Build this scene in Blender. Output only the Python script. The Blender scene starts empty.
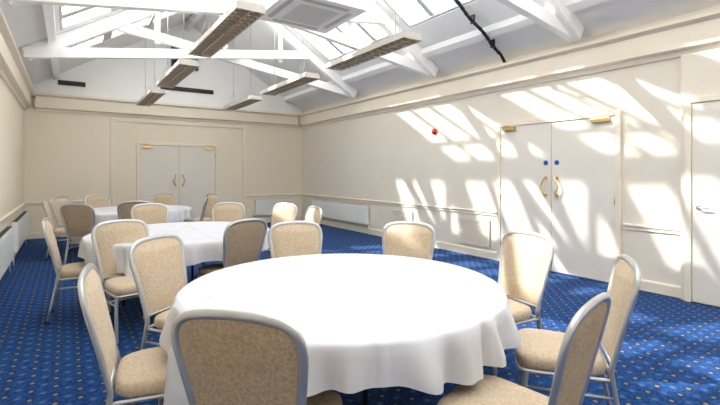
import bpy, math, random
from mathutils import Vector, Matrix
random.seed(4)
sc = bpy.context.scene
sc.view_settings.view_transform = 'Standard'

# ---------------------------------------------------------------- materials
def mat(name, col, rough=0.6, metal=0.0, nscale=8.0, var=0.05, bump=0.0, bscale=60.0, spec=0.3, sheen=0.0, emit=0.0):
    m = bpy.data.materials.new(name); m.use_nodes = True
    nt = m.node_tree; b = nt.nodes['Principled BSDF']
    tc = nt.nodes.new('ShaderNodeTexCoord')
    n = nt.nodes.new('ShaderNodeTexNoise'); n.inputs['Scale'].default_value = nscale; n.inputs['Detail'].default_value = 4
    nt.links.new(tc.outputs['Object'], n.inputs['Vector'])
    r = nt.nodes.new('ShaderNodeValToRGB')
    r.color_ramp.elements[0].position = .3; r.color_ramp.elements[1].position = .7
    r.color_ramp.elements[0].color = (*[c*(1-var) for c in col], 1)
    r.color_ramp.elements[1].color = (*[min(1, c*(1+var)) for c in col], 1)
    nt.links.new(n.outputs['Fac'], r.inputs['Fac']); nt.links.new(r.outputs['Color'], b.inputs['Base Color'])
    b.inputs['Roughness'].default_value = rough; b.inputs['Metallic'].default_value = metal
    b.inputs['Specular IOR Level'].default_value = spec
    if sheen: b.inputs['Sheen Weight'].default_value = sheen
    if emit:
        b.inputs['Emission Color'].default_value = (1, .92, .80, 1); b.inputs['Emission Strength'].default_value = emit
    if bump:
        n2 = nt.nodes.new('ShaderNodeTexNoise'); n2.inputs['Scale'].default_value = bscale; n2.inputs['Detail'].default_value = 3
        nt.links.new(tc.outputs['Object'], n2.inputs['Vector'])
        bp = nt.nodes.new('ShaderNodeBump'); bp.inputs['Strength'].default_value = bump; bp.inputs['Distance'].default_value = .004
        nt.links.new(n2.outputs['Fac'], bp.inputs['Height']); nt.links.new(bp.outputs['Normal'], b.inputs['Normal'])
    return m

M_cream = mat('wall_cream_paint', (.87, .785, .64), .7, nscale=1.5, var=.015, bump=.1)
M_creamL = mat('wall_cream_light', (.81, .75, .65), .7, nscale=1.5, var=.015, bump=.1)
M_trim = mat('trim_cream_gloss', (.87, .79, .65), .4, nscale=3, var=.02)
M_white = mat('white_paint', (.94, .94, .93), .55, nscale=3, var=.015)
M_bar = mat('skylight_bar_backlit', (.58, .59, .61), .5, nscale=3, var=.02)  # grey base colour stands in for bars looking dark against the sky
M_ceil = mat('ceiling_plaster', (.90, .90, .895), .8, nscale=2, var=.02, bump=.1)
M_door = mat('door_paint', (.81, .765, .69), .45, nscale=2, var=.01)
M_brass = mat('brass', (.78, .56, .22), .28, 1.0, var=.05)
M_blue = mat('blue_sign', (.02, .10, .50), .4)
M_red = mat('red_plastic', (.65, .03, .02), .35)
M_dark = mat('dark_grille', (.05, .05, .055), .5)
M_black = mat('black_rubber', (.015, .015, .018), .45)
M_gap = mat('door_gap', (.12, .11, .10), .8)
M_rad = mat('radiator_enamel', (.85, .86, .85), .35, var=.01)
M_frame = mat('chair_frame_silver', (.56, .57, .58), .33, .65, nscale=20, var=.04)
M_fab = mat('chair_fabric_beige', (.62, .50, .36), .9, nscale=70, var=.15, bump=.6, bscale=300, spec=.1, sheen=.2)
M_fab_shade = mat('chair_back_fabric_shaded', (.47, .37, .26), .9, nscale=90, var=.22, bump=.6, bscale=300, spec=.1)  # same fabric as the front, darkened: the backs' shade is in the colour
M_cloth = mat('tablecloth_linen', (.68, .69, .745), .75, nscale=5, var=.015, spec=.2, sheen=.1)
M_wood = mat('table_plywood', (.30, .19, .10), .5, nscale=10, var=.2)
M_blk = mat('table_leg_black_steel', (.02, .02, .022), .4, .4)
M_louv = mat('louvre_blade_aluminium', (.46, .40, .31), .35, .3)
M_lum = mat('luminaire_body_grey', (.60, .57, .51), .4, .2, var=.02)
M_refl = mat('luminaire_reflector', (.20, .15, .10), .4, .3, var=.05)
M_tube = mat('fluorescent_tube', (.9, .9, .88), .3, emit=.35)
M_steel = mat('steel_wire', (.5, .5, .5), .3, .9)

def cloth_nodes(m):
    nt = m.node_tree; N = nt.nodes; L = nt.links; b = N['Principled BSDF']
    tc = N.new('ShaderNodeTexCoord'); sp = N.new('ShaderNodeSeparateXYZ'); L.new(tc.outputs['Object'], sp.inputs[0])
    n = N.new('ShaderNodeTexNoise'); n.inputs['Scale'].default_value = 2.4; n.inputs['Detail'].default_value = 2; n.inputs['Distortion'].default_value = .3
    L.new(tc.outputs['Object'], n.inputs['Vector'])
    sc0 = N.new('ShaderNodeMath'); sc0.operation = 'MULTIPLY'; sc0.inputs[1].default_value = 1.3; L.new(n.outputs['Fac'], sc0.inputs[0]); prev = sc0.outputs[0]
    for ax, s, off in (('X', .52, .18), ('Y', .66, .35)):
        a = N.new('ShaderNodeMath'); a.operation = 'MULTIPLY_ADD'; a.inputs[1].default_value = 1/s; a.inputs[2].default_value = off+10
        L.new(sp.outputs[ax], a.inputs[0])
        f = N.new('ShaderNodeMath'); f.operation = 'FRACT'; L.new(a.outputs[0], f.inputs[0])
        g = N.new('ShaderNodeMath'); g.operation = 'SUBTRACT'; g.inputs[1].default_value = .5; L.new(f.outputs[0], g.inputs[0])
        q = N.new('ShaderNodeMath'); q.operation = 'ABSOLUTE'; L.new(g.outputs[0], q.inputs[0])
        mr = N.new('ShaderNodeMapRange'); mr.interpolation_type = 'SMOOTHSTEP'
        mr.inputs['From Min'].default_value = 0; mr.inputs['From Max'].default_value = .06
        mr.inputs['To Min'].default_value = .09; mr.inputs['To Max'].default_value = 0; L.new(q.outputs[0], mr.inputs['Value'])
        ad = N.new('ShaderNodeMath'); ad.operation = 'ADD'; L.new(prev, ad.inputs[0]); L.new(mr.outputs[0], ad.inputs[1]); prev = ad.outputs[0]
    bp = N.new('ShaderNodeBump'); bp.inputs['Strength'].default_value = 1.0; bp.inputs['Distance'].default_value = .04
    L.new(prev, bp.inputs['Height']); L.new(bp.outputs['Normal'], b.inputs['Normal'])
cloth_nodes(M_cloth)

def carpet():
    m = bpy.data.materials.new('carpet_blue_patterned'); m.use_nodes = True
    nt = m.node_tree; N = nt.nodes; L = nt.links; b = N['Principled BSDF']
    b.inputs['Roughness'].default_value = .95; b.inputs['Specular IOR Level'].default_value = .08
    b.inputs['Sheen Weight'].default_value = .07; b.inputs['Sheen Roughness'].default_value = .5; b.inputs['Sheen Tint'].default_value = (.6, .8, 1, 1)
    g = N.new('ShaderNodeNewGeometry')
    def dots(s, ox, oy, r0, r1):
        mul = N.new('ShaderNodeVectorMath'); mul.operation = 'MULTIPLY'; mul.inputs[1].default_value = (1/s, 1/s, 0)
        L.new(g.outputs['Position'], mul.inputs[0])
        ad = N.new('ShaderNodeVectorMath'); ad.operation = 'ADD'; ad.inputs[1].default_value = (ox, oy, 0)
        L.new(mul.outputs[0], ad.inputs[0])
        fr = N.new('ShaderNodeVectorMath'); fr.operation = 'FRACTION'; L.new(ad.outputs[0], fr.inputs[0])
        su = N.new('ShaderNodeVectorMath'); su.operation = 'SUBTRACT'; su.inputs[1].default_value = (.5, .5, 0)
        L.new(fr.outputs[0], su.inputs[0])
        le = N.new('ShaderNodeVectorMath'); le.operation = 'LENGTH'; L.new(su.outputs[0], le.inputs[0])
        mr = N.new('ShaderNodeMapRange'); mr.inputs['From Min'].default_value = r0; mr.inputs['From Max'].default_value = r1
        mr.inputs['To Min'].default_value = 1; mr.inputs['To Max'].default_value = 0
        L.new(le.outputs['Value'], mr.inputs['Value']); return mr.outputs[0]
    n = N.new('ShaderNodeTexNoise'); n.inputs['Scale'].default_value = 30; n.inputs['Detail'].default_value = 6; n.inputs['Roughness'].default_value = .75
    L.new(g.outputs['Position'], n.inputs['Vector'])
    r = N.new('ShaderNodeValToRGB'); r.color_ramp.elements[0].position = .40; r.color_ramp.elements[1].position = .60
    r.color_ramp.elements[0].color = (.003, .020, .10, 1); r.color_ramp.elements[1].color = (.012, .070, .25, 1)
    L.new(n.outputs['Fac'], r.inputs['Fac']); prev = r.outputs['Color']
    for (s, ox, oy, r0, r1, c) in [(.13, .5, .5, .10, .20, (.035, .11, .28)), (.13, 0, 0, .16, .22, (.003, .015, .06)), (.13, 0, 0, .06, .14, (.27, .22, .13)), (.13, .5, .5, .02, .07, (.16, .15, .14))]:
        mx = N.new('ShaderNodeMix'); mx.data_type = 'RGBA'
        L.new(dots(s, ox, oy, r0, r1), mx.inputs['Factor']); L.new(prev, mx.inputs['A']); mx.inputs['B'].default_value = (*c, 1)
        prev = mx.outputs['Result']
    L.new(prev, b.inputs['Base Color'])
    bp = N.new('ShaderNodeBump'); bp.inputs['Strength'].default_value = .4; bp.inputs['Distance'].default_value = .005
    n3 = N.new('ShaderNodeTexNoise'); n3.inputs['Scale'].default_value = 300
    L.new(g.outputs['Position'], n3.inputs['Vector']); L.new(n3.outputs['Fac'], bp.inputs['Height']); L.new(bp.outputs['Normal'], b.inputs['Normal'])
    return m
M_carpet = carpet()

def glassmat():
    m = bpy.data.materials.new('skylight_glass'); m.use_nodes = True
    nt = m.node_tree; nt.nodes.clear()
    o = nt.nodes.new('ShaderNodeOutputMaterial'); mx = nt.nodes.new('ShaderNodeMixShader')
    t = nt.nodes.new('ShaderNodeBsdfTransparent'); t.inputs[0].default_value = (.97, .98, .98, 1)
    gl = nt.nodes.new('ShaderNodeBsdfGlossy'); gl.inputs['Roughness'].default_value = .05
    mx.inputs[0].default_value = .05
    nt.links.new(t.outputs[0], mx.inputs[1]); nt.links.new(gl.outputs[0], mx.inputs[2]); nt.links.new(mx.outputs[0], o.inputs[0])
    return m
M_glass = glassmat()

# ---------------------------------------------------------------- mesh builder
def catmull(pts, n=6):
    P = [Vector(p) for p in pts]; out = []
    for i in range(len(P)-1):
        p0 = P[max(i-1, 0)]; p1 = P[i]; p2 = P[i+1]; p3 = P[min(i+2, len(P)-1)]
        for k in range(n):
            t = k/n
            out.append(.5*((2*p1)+(p2-p0)*t+(2*p0-5*p1+4*p2-p3)*t*t+(3*p1-p0-3*p2+p3)*t**3))
    out.append(P[-1]); return out

class MB:
    def __init__(s): s.v = []; s.f = []; s.m = []; s.sm = []
    def face(s, idx, m, smooth=False): s.f.append(idx); s.m.append(m); s.sm.append(smooth)
    def hexa(s, p, m=0):
        o = len(s.v); s.v += [Vector(q) for q in p]
        for q in ((0,3,2,1),(4,5,6,7),(0,1,5,4),(1,2,6,5),(2,3,7,6),(3,0,4,7)): s.face([o+i for i in q], m)
    def box(s, a, b, m=0):
        x0,y0,z0 = a; x1,y1,z1 = b
        s.hexa([(x0,y0,z0),(x1,y0,z0),(x1,y1,z0),(x0,y1,z0),(x0,y0,z1),(x1,y0,z1),(x1,y1,z1),(x0,y1,z1)], m)
    def grid(s, rows, m=0, closeu=False, smooth=True):
        o = len(s.v); n = len(rows[0])
        for r in rows: s.v += [Vector(q) for q in r]
        for i in range(len(rows)-1):
            for j in range(n if closeu else n-1):
                k = (j+1) % n
                s.face([o+i*n+j, o+i*n+k, o+(i+1)*n+k, o+(i+1)*n+j], m, smooth)
        return o, n
    def tube(s, path, r, m=0, seg=10, caps=True, r2=None, closed=False):
        P = [Vector(p) for p in path]; rows = []
        n = len(P); up = None
        for i in range(n):
            if closed: t = (P[(i+1) % n]-P[i-1]).normalized()
            else: t = (P[min(i+1, n-1)]-P[max(i-1, 0)]).normalized()
            if up is None:
                up = Vector((0,1,0)) if abs(t.y) < .9 else Vector((1,0,0))
            up = (up-t*up.dot(t)).normalized(); sd = t.cross(up)
            ra = r[i] if isinstance(r, list) else r; rb = ra if r2 is None else r2
            rows.append([P[i]+up*(ra*math.cos(a))+sd*(rb*math.sin(a)) for a in [2*math.pi*k/seg for k in range(seg)]])
        if closed: rows.append(rows[0])
        o, c = s.grid(rows, m, True, True)
        if caps and not closed:
            s.face([o+k for k in range(seg)], m); s.face([o+(len(rows)-1)*seg+k for k in range(seg)], m)
    def disc(s, c, r, h, axis, m=0, seg=24):
        c = Vector(c); a = Vector(axis); s.tube([c, c+a*h], r, m, seg)
    def make(s, name, mats, loc=(0,0,0), rz=0, parent=None, bevel=0):
        me = bpy.data.meshes.new(name); me.from_pydata([tuple(v) for v in s.v], [], s.f)
        for m in mats: me.materials.append(m)
        for p, mi, sm in zip(me.polygons, s.m, s.sm): p.material_index = mi; p.use_smooth = sm
        me.update()
        import bmesh
        bm = bmesh.new(); bm.from_mesh(me); bmesh.ops.recalc_face_normals(bm, faces=bm.faces); bm.to_mesh(me); bm.free()
        ob = bpy.data.objects.new(name, me); sc.collection.objects.link(ob)
        ob.location = loc; ob.rotation_euler = (0,0,rz)
        if parent: ob.parent = parent
        if bevel:
            b = ob.modifiers.new('bevel', 'BEVEL'); b.width = bevel; b.segments = 2; b.limit_method = 'ANGLE'; b.angle_limit = .9
        return ob

# ---------------------------------------------------------------- room dims
XL, XR, YB, YF = -.75, 5.64, 11.3, -3.0
XC = (XL+XR)/2; EZ = 3.15; SL = .62
def zc(x): return EZ+SL*min(x-XL, XR-x)
RZ = zc(XC)

b = MB(); b.box((XL-.2, YF-.2, -.15), (XR+.2, YB+.2, 0)); b.make('floor', [M_carpet])
b = MB(); b.box((XR, YF-.2, 0), (XR+.2, YB+.2, EZ)); b.make('wall_right', [M_creamL])
b = MB(); b.box((XL-.2, YF-.2, 0), (XL, YB+.2, EZ)); b.make('wall_left', [M_cream])
def endwall(name, y0, y1):
    b = MB(); b.box((XL, y0, 0), (XR, y1, 3.05), 0)
    o = len(b.v)
    pr = [(XL, 3.05), (XR, 3.05), (XR, EZ), (XC, RZ), (XL, EZ)]
    for y in (y0, y1): b.v += [Vector((x, y, z)) for x, z in pr]
    b.face([o+i for i in range(5)], 1); b.face([o+5+i for i in range(5)], 1)
    for i in range(5): b.face([o+i, o+(i+1) % 5, o+5+(i+1) % 5, o+5+i], 1)
    b.make(name, [M_cream, M_white])
endwall('wall_back', YB, YB+.2); endwall('wall_front', YF-.2, YF)

# ceiling with skylight openings
TY = [-2.2, .4, 3.0, 5.6, 8.2]
OPL = [(-2.0, .2), (.6, 2.8), (3.2, 5.4), (5.8, 8.0), (8.4, 9.9)]
OPR = [(-2.0, .2), (.6, 2.8), (3.2, 5.4), (5.8, 8.0)]
LO = (-.10, 2.38); RO = (2.51, 4.66)
def sbox(b, x0, x1, y0, y1, d0, d1, m=0):
    b.hexa([(x0,y0,zc(x0)+d0),(x1,y0,zc(x1)+d0),(x1,y1,zc(x1)+d0),(x0,y1,zc(x0)+d0),
            (x0,y0,zc(x0)+d1),(x1,y0,zc(x1)+d1),(x1,y1,zc(x1)+d1),(x0,y1,zc(x0)+d1)], m)
b = MB(); T = .10
for (a0, a1) in ((XL-.2, LO[0]), (LO[1], XC), (XC, RO[0]), (RO[1], XR+.2)): sbox(b, a0, a1, YF-.2, YB+.2, 0, T)
for OP, (a0, a1) in ((OPL, LO), (OPR, RO)):
    ys = [YF-.2]+[v for o in OP for v in o]+[YB+.2]
    for i in range(0, len(ys), 2): sbox(b, a0, a1, ys[i], ys[i+1], 0, T)
b.make('ceiling', [M_ceil])
wi = 1
for (a0, a1), mx, OP, bw in ((LO, 1.40, OPL, .085), (RO, 3.20, OPR, .045)):
    for (y0, y1) in OP:
        b = MB(); fw = .03
        sbox(b, a0, a1, y0, y0+fw, .01, .09); sbox(b, a0, a1, y1-fw, y1, .01, .09)
        sbox(b, a0, a0+fw, y0+fw, y1-fw, .01, .09); sbox(b, a1-fw, a1, y0+fw, y1-fw, .01, .09)
        n = max(2, round((y1-y0)/.55))
        for k in range(1, n):
            yy = y0+(y1-y0)*k/n; sbox(b, a0+fw, a1-fw, yy-bw, yy+bw, .03, .07)
        sbox(b, mx-.025, mx+.025, y0+fw, y1-fw, -.03, .075)
        if bw > .05: sbox(b, .56, .70, y0+fw, y1-fw, .0, .072)
        sbox(b, a0+fw, a1-fw, y0+fw, y1-fw, .078, .084, 1)
        b.make('window_%d' % wi, [M_bar, M_glass]); wi += 1

# roof trusses
def beam(b, p, q, y, w, d, m=0):
    p = Vector((p[0], 0, p[1])); q = Vector((q[0], 0, q[1])); t = (q-p).normalized(); n = Vector((-t.z, 0, t.x))*d/2
    pts = []
    for yy in (y-w/2, y+w/2):
        for c in (p-n, q-n, q+n, p+n): pts.append((c.x, yy, c.z))
    b.hexa(pts, m)
for y in TY:
    b = MB()
    zo = -.12
    beam(b, (XL+.22, zc(XL+.22)+zo), (XC, RZ+zo), y, .13, .20); beam(b, (XC, RZ+zo), (XR-.22, zc(XR-.22)+zo), y, .13, .20)
    xe = 4.25; ze = zc(xe)-.14
    beam(b, (XL+.2, 3.18), (xe, ze), y-.07, .10, .16)
    xe2 = XL+XR-xe
    beam(b, (XR-.2, 3.18), (xe2, ze), y+.07, .10, .16)
    beam(b, (XC, 3.75), (XC, RZ-.1), y, .10, .12)
    for s in (-1, 1):
        beam(b, (XC+s*1.15, 3.64), (XC+s*1.15, zc(XC+s*1.15)-.1), y, .06, .08)
    b.make('roof_truss', [M_white], bevel=.008)
for i, x in enumerate((XL+.55, XR-.55)):
    b = MB(); sbox(b, x-.05, x+.05, YF, YB, -.09, -.0); b.make('roof_purlin', [M_white])
b = MB(); b.box((XC-.05, YF, RZ-.22), (XC+.05, YB, RZ-.06)); b.make('ridge_beam', [M_white])

# cornice
prof = [(0, 2.68), (.03, 2.68), (.045, 2.73), (.12, 2.75), (.12, 2.98), (.19, 3.01), (.19, 3.05), (0, 3.05)]
def prism(name, prof, A, B, out, mats):
    b = MB(); A = Vector(A); B = Vector(B); out = Vector(out); n = len(prof)
    for P in (A, B): b.v += [P+out*d+Vector((0, 0, z)) for d, z in prof]
    b.face(list(range(n)), 0); b.face(list(range(n, 2*n)), 0)
    for i in range(n): b.face([i, (i+1) % n, n+(i+1) % n, n+i], 0)
    return b.make(name, mats)
prism('trim_1', prof, (XR, YF, 0), (XR, YB, 0), (-1, 0, 0), [M_trim])
prism('trim_2', prof, (XL, YF, 0), (XL, YB, 0), (1, 0, 0), [M_trim])
prism('trim_3', prof, (XL+.19, YB, 0), (XR-.19, YB, 0), (0, -1, 0), [M_trim])
dado = [(0, .70), (.02, .705), (.02, .73), (.035, .75), (.035, .765), (0, .775)]
skt = [(0, 0), (.02, 0), (.02, .11), (.008, .13), (0, .13)]
k = 4
DR0, DR1 = 2.57, 4.40
for (y0, y1) in ((1.93, DR0-.02), (DR1+.02, YB-.02)):
    prism('trim_%d' % k, dado, (XR, y0, 0), (XR, y1, 0), (-1, 0, 0), [M_trim]); k += 1
prism('baseboard_right', skt, (XR, DR1+.02, 0), (XR, YB-.02, 0), (-1, 0, 0), [M_trim])
prism('baseboard_right_near', skt, (XR, 1.93, 0), (XR, DR0-.02, 0), (-1, 0, 0), [M_trim])
prism('baseboard_left', skt, (XL, YF, 0), (XL, YB-.02, 0), (1, 0, 0), [M_trim])
prism('trim_%d' % k, dado, (XL, YF, 0), (XL, YB-.02, 0), (1, 0, 0), [M_trim]); k += 1
DB0, DB1 = 1.33, 3.20
for (x0, x1) in ((XL, DB0-.02), (DB1+.02, XR)):
    prism('baseboard_back' if x0 < 0 else 'baseboard_back_right', skt, (x0, YB, 0), (x1, YB, 0), (0, -1, 0), [M_trim])
for (x0, x1) in ((XL+.04, .76), (3.98, XR-.04)):
    prism('trim_%d' % k, dado, (x0, YB, 0), (x1, YB, 0), (0, -1, 0), [M_trim]); k += 1
b = MB()
b.box((.80, YB-.03, .13), (.88, YB, 2.64)); b.box((3.86, YB-.03, .13), (3.94, YB, 2.64)); b.box((.88, YB-.03, 2.56), (3.86, YB, 2.64))
b.make('trim_%d' % k, [M_trim], bevel=.006); k += 1
b = MB(); b.box((XR-.07, YF, 0), (XR, 1.93, 2.68)); b.make('wall_right_boxing', [M_creamL], bevel=.004)

# ---------------------------------------------------------------- doors
def double_door(name, W, H, loc, rz, leafs=2, signs=True):
    e = bpy.data.objects.new(name, None); sc.collection.objects.link(e); e.location = loc; e.rotation_euler = (0,0,rz)
    f = .06
    b = MB(); b.box((-W/2, 0, 0), (-W/2+f, .045, H)); b.box((W/2-f, 0, 0), (W/2, .045, H)); b.box((-W/2+f, 0, H-f), (W/2-f, .045, H))
    b.make('architrave', [M_trim], parent=e, bevel=.006)
    b = MB(); b.box((-W/2+f, .0, 0.005), (W/2-f, .006, H-f)); b.make('rebate', [M_gap], parent=e)
    iw = W-2*f; lw = iw/leafs; g = .003
    for i in range(leafs):
        x0 = -W/2+f+i*lw+g; x1 = x0+lw-2*g
        b = MB(); b.box((x0, .006, .012), (x1, .028, H-f-g)); b.make('leaf_%d' % (i+1), [M_door], parent=e, bevel=.003)
        if leafs == 2:
            hx = x1-.08 if i == 0 else x0+.08; sx = -1 if i == 0 else 1
            b = MB()
            b.tube(catmull([(hx, .028, 1.07), (hx, .075, 1.075), (hx+sx*.02, .085, 1.13), (hx+sx*.045, .085, 1.19), (hx+sx*.02, .085, 1.26), (hx, .075, 1.315), (hx, .028, 1.32)], 5), .011, 0)
            b.disc((hx, .028, 1.07), .023, .006, (0,1,0), 0); b.disc((hx, .028, 1.32), .023, .006, (0,1,0), 0)
            b.make('pull_handle_%d' % (i+1), [M_brass], parent=e)
            cx = x0+.17 if i == 0 else x1-.17
            b = MB(); b.box((cx-.11, .028, H-f-.065), (cx+.11, .075, H-f-.015))
            b.tube([(cx, .07, H-f-.01), (cx+sx*-.02, .14, H-f+.0), (cx+sx*.10, .05, H-f+.02)], .006, 0, 8)
            b.make('door_closer_%d' % (i+1), [M_brass], parent=e, bevel=.008)
            if signs:
                b = MB(); b.disc((hx, .028, 1.53), .035, .003, (0,1,0), 0); b.make('fire_door_sign_%d' % (i+1), [M_blue], parent=e)
            ex = x0 if i == 0 else x1
            b = MB()
            for hz in (.25, 1.0, 1.78): b.tube([(ex, .036, hz), (ex, .036, hz+.1)], .008, 0, 8)
            b.make('hinges_%d' % (i+1), [M_brass], parent=e)
        else:
            b = MB(); b.disc((x1-.06, .028, 1.02), .025, .008, (0,1,0), 0); b.tube([(x1-.06, .028, 1.02), (x1-.06, .07, 1.02), (x1-.16, .07, 1.02)], .009, 0)
            b.make('lever_handle', [M_steel], parent=e)
    return e
double_door('door_1', DR1-DR0, 2.16, (XR, (DR0+DR1)/2, 0), math.pi/2)
double_door('door_2', DB1-DB0, 2.10, (( DB0+DB1)/2, YB, 0), math.pi, signs=False)
double_door('door_3', 1.0, 2.2, (XR-.07, 1.38, 0), math.pi/2, leafs=1)

# ---------------------------------------------------------------- radiators
def radiator(W, H, loc, rz, zb):
    b = MB()
    b.box((-W/2, .045, 0), (W/2, .06, H), 0); b.box((-W/2, .10, 0), (W/2, .115, H), 0)
    n = int(W/.05)
    for i in range(n):
        x = -W/2+(i+.5)*W/n; b.box((x-.014, .115, .03), (x+.014, .121, H-.03), 0)
    b.box((-W/2, .045, H), (W/2, .115, H+.012), 0)
    for i in range(int(W/.03)):
        x = -W/2+.015+i*.03; b.box((x-.009, .05, H+.0125), (x+.009, .11, H+.014), 1)
    b.box((-W/2-.004, .045, 0), (-W/2, .115, H), 0); b.box((W/2, .045, 0), (W/2+.004, .115, H), 0)
    for s in (-1, 1):
        b.tube([(s*(W/2-.02), .075, .02), (s*(W/2+.05), .075, .02), (s*(W/2+.05), .075, -zb)], .009, 0, 8)
        b.disc((s*(W/2+.05), .075, .0), .018, .07, (0,0,1), 0, 12)
        b.box((s*(W/2-.2)-.015, .001, .1), (s*(W/2-.2)+.015, .045, H-.1), 0)
    b.make('radiator', [M_rad, M_dark], loc, rz)
radiator(2.6, .42, (XR, 9.2, .22), math.pi/2, .22)
radiator(1.1, .42, (4.75, YB, .22), math.pi, .22)
radiator(2.2, .45, (XL, 9.4, .18), -math.pi/2, .18)
radiator(2.2, .45, (XL, 6.6, .18), -math.pi/2, .18)

def vent(name, W, H, loc, rz, mats, slats=8, d=.03):
    b = MB(); f = .035
    b.box((-W/2, 0, 0), (W/2, d*.3, H), 1)
    b.box((-W/2, 0, 0), (-W/2+f, d, H), 0); b.box((W/2-f, 0, 0), (W/2, d, H), 0)
    b.box((-W/2+f, 0, 0), (W/2-f, d, f), 0); b.box((-W/2+f, 0, H-f), (W/2-f, d, H), 0)
    for i in range(slats):
        z = f+(H-2*f)*(i+.5)/slats
        b.hexa([(-W/2+f, d*.3, z+.006), (W/2-f, d*.3, z+.006), (W/2-f, d*.9, z-.008), (-W/2+f, d*.9, z-.008),
                (-W/2+f, d*.3, z+.012), (W/2-f, d*.3, z+.012), (W/2-f, d*.9, z-.002), (-W/2+f, d*.9, z-.002)], 0)
    b.make(name, mats, loc, rz)
vent('wall_vent_grille', .68, .44, (XR, 4.90, .18), math.pi/2, [M_creamL, M_trim], 12)
vent('wall_vent_grille', .62, .32, (XR, 6.75, .30), math.pi/2, [M_creamL, M_trim], 8)
vent('air_vent', .5, .10, (.07, YB, 3.28), math.pi, [M_dark, M_black], 3)
vent('air_vent', 1.25, .10, (2.47, YB, 3.40), math.pi, [M_dark, M_black], 3)
vent('extractor_fan_grille', .62, .62, (XC-.05, YB, 3.95), math.pi, [M_dark, M_black], 9, .10)
b = MB(); b.disc((0,0,0), .055, .03, (0,1,0), 0); b.tube([(0,.03,0),(0,.045,0),(0,.06,0)], [.05,.045,.025], 0, 24)
b.make('fire_alarm_sounder', [M_red], (XR, 5.83, 2.15), math.pi/2)

# black flexible conduit up the ceiling
pts = []
for i in range(61):
    x = 5.40-(5.40-2.75)*i/60
    pts.append((x, 4.17+.012*math.sin(i*.5), zc(x)-.13))
b = MB(); b.tube([(5.50, 4.17, 3.055)]+pts, [.024]+[.022+.005*(i % 2) for i in range(61)], 0, 10)
for i in range(4, 60, 10):
    p = pts[i]; b.box((p[0]-.012, p[1]-.035, p[2]-.03), (p[0]+.012, p[1]+.035, p[2]+.09), 0)
b.make('cable_conduit', [M_black])

# ---------------------------------------------------------------- luminaires
LZ = 2.89
def luminaire(x, y0, y1):
    L = y1-y0; yc = (y0+y1)/2; w = .14; H = .065
    b = MB()
    b.box((-w+.02, -L/2, H), (w-.02, L/2, H+.015), 0)
    b.box((-w+.012, -L/2+.015, H-.006), (w-.012, L/2-.015, H), 4)
    for s in (-1, 1):
        b.hexa([(s*w, -L/2, 0), (s*(w-.012), -L/2, 0), (s*(w-.012), L/2, 0), (s*w, L/2, 0),
                (s*(w-.008), -L/2, H), (s*(w-.02), -L/2, H), (s*(w-.02), L/2, H), (s*(w-.008), L/2, H)], 0)
    b.box((-w+.012, -L/2, 0), (w-.012, -L/2+.015, H), 0); b.box((-w+.012, L/2-.015, 0), (w-.012, L/2, H), 0)
    b.box((-.008, -L/2+.015, .002), (.008, L/2-.015, .032), 1)
    n = int(L/.11)
    for i in range(1, n):
        y = -L/2+L*i/n; b.box((-w+.012, y-.006, .0), (w-.012, y+.006, .032), 1)
    for s in (-.07, .07): b.tube([(s, -L/2+.03, .047), (s, L/2-.03, .047)], .011, 2, 8)
    ztop = zc(x)-.035-LZ
    for s in (-1, 1):
        yy = s*L*.32
        b.tube([(0, yy, H+.015), (0, yy, ztop)], .004, 3, 6)
        b.tube([(0, yy, .38), (-.1, yy, H+.015)], .002, 3, 5); b.tube([(0, yy, .38), (.1, yy, H+.015)], .002, 3, 5)
    b.make('hanging_fluorescent_light', [M_lum, M_louv, M_tube, M_steel, M_refl], (x, yc, LZ))
for (x, y0, y1) in ((1.40, 3.85, 5.75), (1.40, 6.3, 8.2), (1.40, 8.85, 10.75), (3.20, 3.65, 5.4), (3.20, 6.05, 7.9), (3.20, 8.5, 10.3)):
    luminaire(x, y0, y1)

# AC cassette
b = MB(); w = .48
b.box((-w, -w, 0), (w, w, .035), 0); b.box((-.42, -.42, .035), (.42, .42, .27), 0)
b.box((-.27, -.27, -.006), (.27, .27, 0), 0)
for i in range(14):
    y = -.25+.5*i/13; b.box((-.25, y-.006, -.012), (.25, y+.006, -.006), 1)
for s in (-1, 1):
    b.box((-.30, s*.37-.03, -.008), (.30, s*.37+.03, -.001), 1); b.box((s*.37-.03, -.30, -.008), (s*.37+.03, .30, -.001), 1)
    for t in (-1, 1): b.tube([(s*.36, t*.36, .27), (s*.36, t*.36, 1.35)], .006, 2, 6)
b.make('air_conditioning_cassette', [M_white, M_lum, M_steel], (2.32, 4.45, 3.22), 0, bevel=.004)

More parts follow.
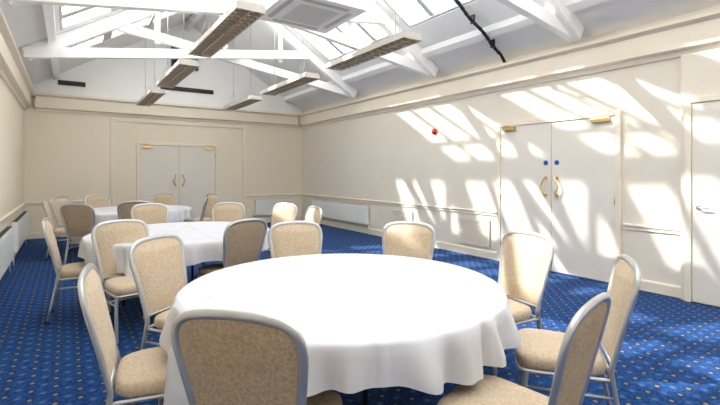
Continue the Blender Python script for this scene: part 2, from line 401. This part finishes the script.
# ---------------------------------------------------------------- tables
def table(cx, cy, peak, seed, base=.19, R=.90):
    rnd = random.Random(seed); zt = .75
    b = MB(); b.tube([(0,0,.715),(0,0,.742)], R-.012, 0, 64)
    for s in (-1, 1):
        x = s*.45
        b.tube([(x, -.38, .70), (x, -.36, .012), ], .014, 1, 8); b.tube([(x, .38, .70), (x, .36, .012)], .014, 1, 8)
        b.tube([(x, -.36, .08), (x, .36, .08)], .011, 1, 8); b.tube([(x, -.40, .70), (x, .40, .70)], .014, 1, 8)
        b.tube([(x, 0, .10), (x*.1, 0, .69)], .009, 1, 8)
        for t in (-1, 1): b.disc((x, t*.36, 0), .018, .02, (0,0,1), 1, 10)
    b.box((-.5, -.03, .69), (.5, .03, .714), 1)
    b.make('round_banquet_table', [M_wood, M_blk], (cx, cy, 0), .5)
    n = 288
    ph = [rnd.uniform(0, 6.28) for _ in range(6)]
    rows = []
    for rr in (.02, .3, .6, .8, R-.03): rows.append([(rr*math.cos(2*math.pi*i/n), rr*math.sin(2*math.pi*i/n), zt) for i in range(n)])
    def hang(a):
        h = base+.022*math.sin(4*a+ph[0])+.012*math.sin(9*a+ph[4])
        for p, lf, wd in peak:
            d = (math.degrees(a)-p+180) % 360-180; h += lf*math.exp(-(d/wd)**2)
        return h
    for t in (0, .04, .1, .2, .35, .5, .65, .8, .92, 1.0):
        row = []
        for i in range(n):
            a = 2*math.pi*i/n; H = hang(a)
            z = zt-H*t
            wob = a+.16*math.sin(3*a+ph[2])+.07*math.sin(7*a+ph[5])
            amp = .7+.3*math.sin(4*a+ph[0])
            fold = amp*(.8*math.sin(19*wob+ph[1])+.45*math.sin(31*wob+ph[3]))+.25*math.sin(8*a+ph[4])
            tt = H*t
            r = R+min(.012, .3*tt)+tt*.07+fold*.052*min(1, (tt/.16))**1.05*(1+.5*max(0, tt-.2))-(.008 if t == 0 else 0)
            row.append((r*math.cos(a), r*math.sin(a), z if t > 0 else zt-.001))
        rows.append(row)
    c = MB(); o, nn = c.grid(rows, 0, True, True)
    c.v.append(Vector((0, 0, zt))); cv = len(c.v)-1
    for i in range(n): c.face([o+i, o+(i+1) % n, cv], 0, True)
    c.make('tablecloth', [M_cloth], (cx, cy, 0))
T1 = (1.34, 2.15); T2 = (1.05, 5.02); T3 = (1.0, 8.5)
table(*T1, [(199, .48, 14)], 1, R=.91)
table(*T2, [(240, .15, 14), (205, .30, 10)], 2, R=.93)
table(*T3, [(235, .2, 14)], 3)

# ---------------------------------------------------------------- chairs
def chair_mesh():
    b = MB()
    lean = lambda z: -.195-.115*max(0, (z-.44))/.5
    wz = [(.188,.44),(.190,.52),(.203,.64),(.219,.75),(.228,.825),(.218,.885),(.178,.925),(.10,.942),(0,.947)]
    right = catmull([(w, lean(z), z) for w, z in wz], 5)
    leg = [(.205, -.275, .005), (.200, -.245, .15), (.193, -.212, .32)]
    R = [Vector(p) for p in leg]+right
    path = R+[Vector((-p.x, p.y, p.z)) for p in reversed(R[:-1])]
    b.tube(path, .0125, 0, 12, r2=.0175)
    rowsF, rowsB = [], []
    sub = [p for p in right if p.z > .475]
    zt0, zt1 = sub[0].z, sub[-1].z
    C = 13
    for p in sub[:-1]+[Vector((.03, lean(.947), .9465))]:
        w = max(p.x-.006, .01); z = p.z; v = (z-zt0)/(zt1-zt0); bv = min(1, 5*v+.0)*min(1, 6*(1-v))
        rf, rb = [], []
        for j in range(C):
            s = -1+2*j/(C-1); e = (max(0, 1-abs(s)**4))
            rf.append((w*s, p.y+.004+.022*e*bv, z)); rb.append((w*s, p.y-.004-.008*e*bv, z))
        rowsF.append(rf); rowsB.append(rb)
    b.grid(rowsF, 1); b.grid(rowsB, 2)
    b.grid([rowsF[0], rowsB[0]], 1)
    b.grid([[r[0] for r in rowsF], [r[0] for r in rowsB]], 1); b.grid([[r[-1] for r in rowsF], [r[-1] for r in rowsB]], 1)
    b.tube([(-.188, lean(.47), .47), (.188, lean(.47), .47)], .010, 0, 8)
    def outline(sc_, z, n=48):
        row = []
        for i in range(n):
            a = 2*math.pi*i/n; ca, sa = math.cos(a), math.sin(a)
            x = math.copysign(abs(ca)**.42, ca); y = math.copysign(abs(sa)**.42, sa)
            hw = .212+.018*y
            row.append((x*hw*sc_, .025+y*.215*sc_, z))
        return row
    rows = [outline(.5, .402), outline(.95, .402), outline(.99, .412), outline(1.0, .43), outline(.995, .448), outline(.965, .464), outline(.88, .474), outline(.6, .482), outline(.25, .485)]
    o, n = b.grid(rows, 1, True)
    b.face([o+i for i in range(n)], 1); b.face([o+8*n+i for i in range(n)], 1, True)
    fr = catmull([(-.19,-.20,.392),(-.2,0,.392),(-.212,.19,.392),(-.16,.225,.392),(0,.23,.392),(.16,.225,.392),(.212,.19,.392),(.2,0,.392),(.19,-.20,.392)], 4)
    b.tube(fr, .011, 0, 8); b.tube([(-.19,-.205,.392),(.19,-.205,.392)], .011, 0, 8)
    for s in (-1, 1):
        b.tube(catmull([(s*.205,.185,.395),(s*.212,.20,.25),(s*.218,.222,.005)], 4), .0135, 0, 10)
        b.tube([(s*.208,.195,.31),(s*.196,-.215,.31)], .008, 0, 8)
        b.disc((s*.218,.222,0), .017, .03, (0,0,1), 3, 12); b.disc((s*.205,-.275,0), .017, .03, (0,0,1), 3, 12)
    b.tube([(-.2,.0,.31),(.2,.0,.31)], .008, 0, 8)
    ob = b.make('banquet_chair', [M_frame, M_fab, M_fab_shade, M_black])
    return ob
proto = chair_mesh(); first = True
def chair(bx, by, face, tw=0):
    global first
    if first: ob = proto; first = False
    else:
        ob = bpy.data.objects.new('banquet_chair', proto.data); sc.collection.objects.link(ob)
    dx, dy = face[0]-bx, face[1]-by; a = math.atan2(dy, dx)+math.radians(tw)
    ob.location = (bx+.30*math.cos(a), by+.30*math.sin(a), 0); ob.rotation_euler = (0, 0, a-math.pi/2)
for (x, y, tw) in ((.44, 1.36, 0), (1.51, .79, 5), (2.38, 1.06, -8), (2.8, 1.93, 0), (2.49, 2.9, 0), (1.68, 3.5, 0), (.51, 3.25, 0), (.08, 2.35, 0)): chair(x, y, T1, tw)
for (x, y) in ((1.39, 3.93), (-.17, 5.1), (.95, 6.65), (1.92, 6.2), (2.53, 5.6), (2.62, 4.9)): chair(x, y, T2)
chair(.40, 4.50, (.95, 2.4))
for (x, y) in ((-.3, 8.6), (.1, 7.2), (.85, 7.35), (.48, 9.95), (1.7, 9.9), (2.1, 8.1), (2.45, 9.0), (-.1, 9.35)): chair(x, y, T3)

# ---------------------------------------------------------------- light
w = bpy.data.worlds.new('sky'); sc.world = w; w.use_nodes = True
bg = w.node_tree.nodes['Background']; bg.inputs[0].default_value = (1, .99, .97, 1); bg.inputs[1].default_value = 5.0
s = bpy.data.lights.new('sun', 'SUN'); s.energy = 11; s.angle = .022; s.color = (1, .95, .88)
so = bpy.data.objects.new('sun', s); sc.collection.objects.link(so)
so.rotation_euler = Vector((1, -.85, -1.14)).to_track_quat('-Z', 'Y').to_euler(); so.location = (-5, 8, 12)

cam = bpy.data.cameras.new('camera'); cam.lens = 430/720*36; cam.sensor_width = 36; cam.shift_y = -30.5/720
cam.clip_start = .05
co = bpy.data.objects.new('camera', cam); sc.collection.objects.link(co)
co.location = (0, 0, 1.4); co.rotation_euler = (math.pi/2, 0, -math.atan(292/430)); sc.camera = co
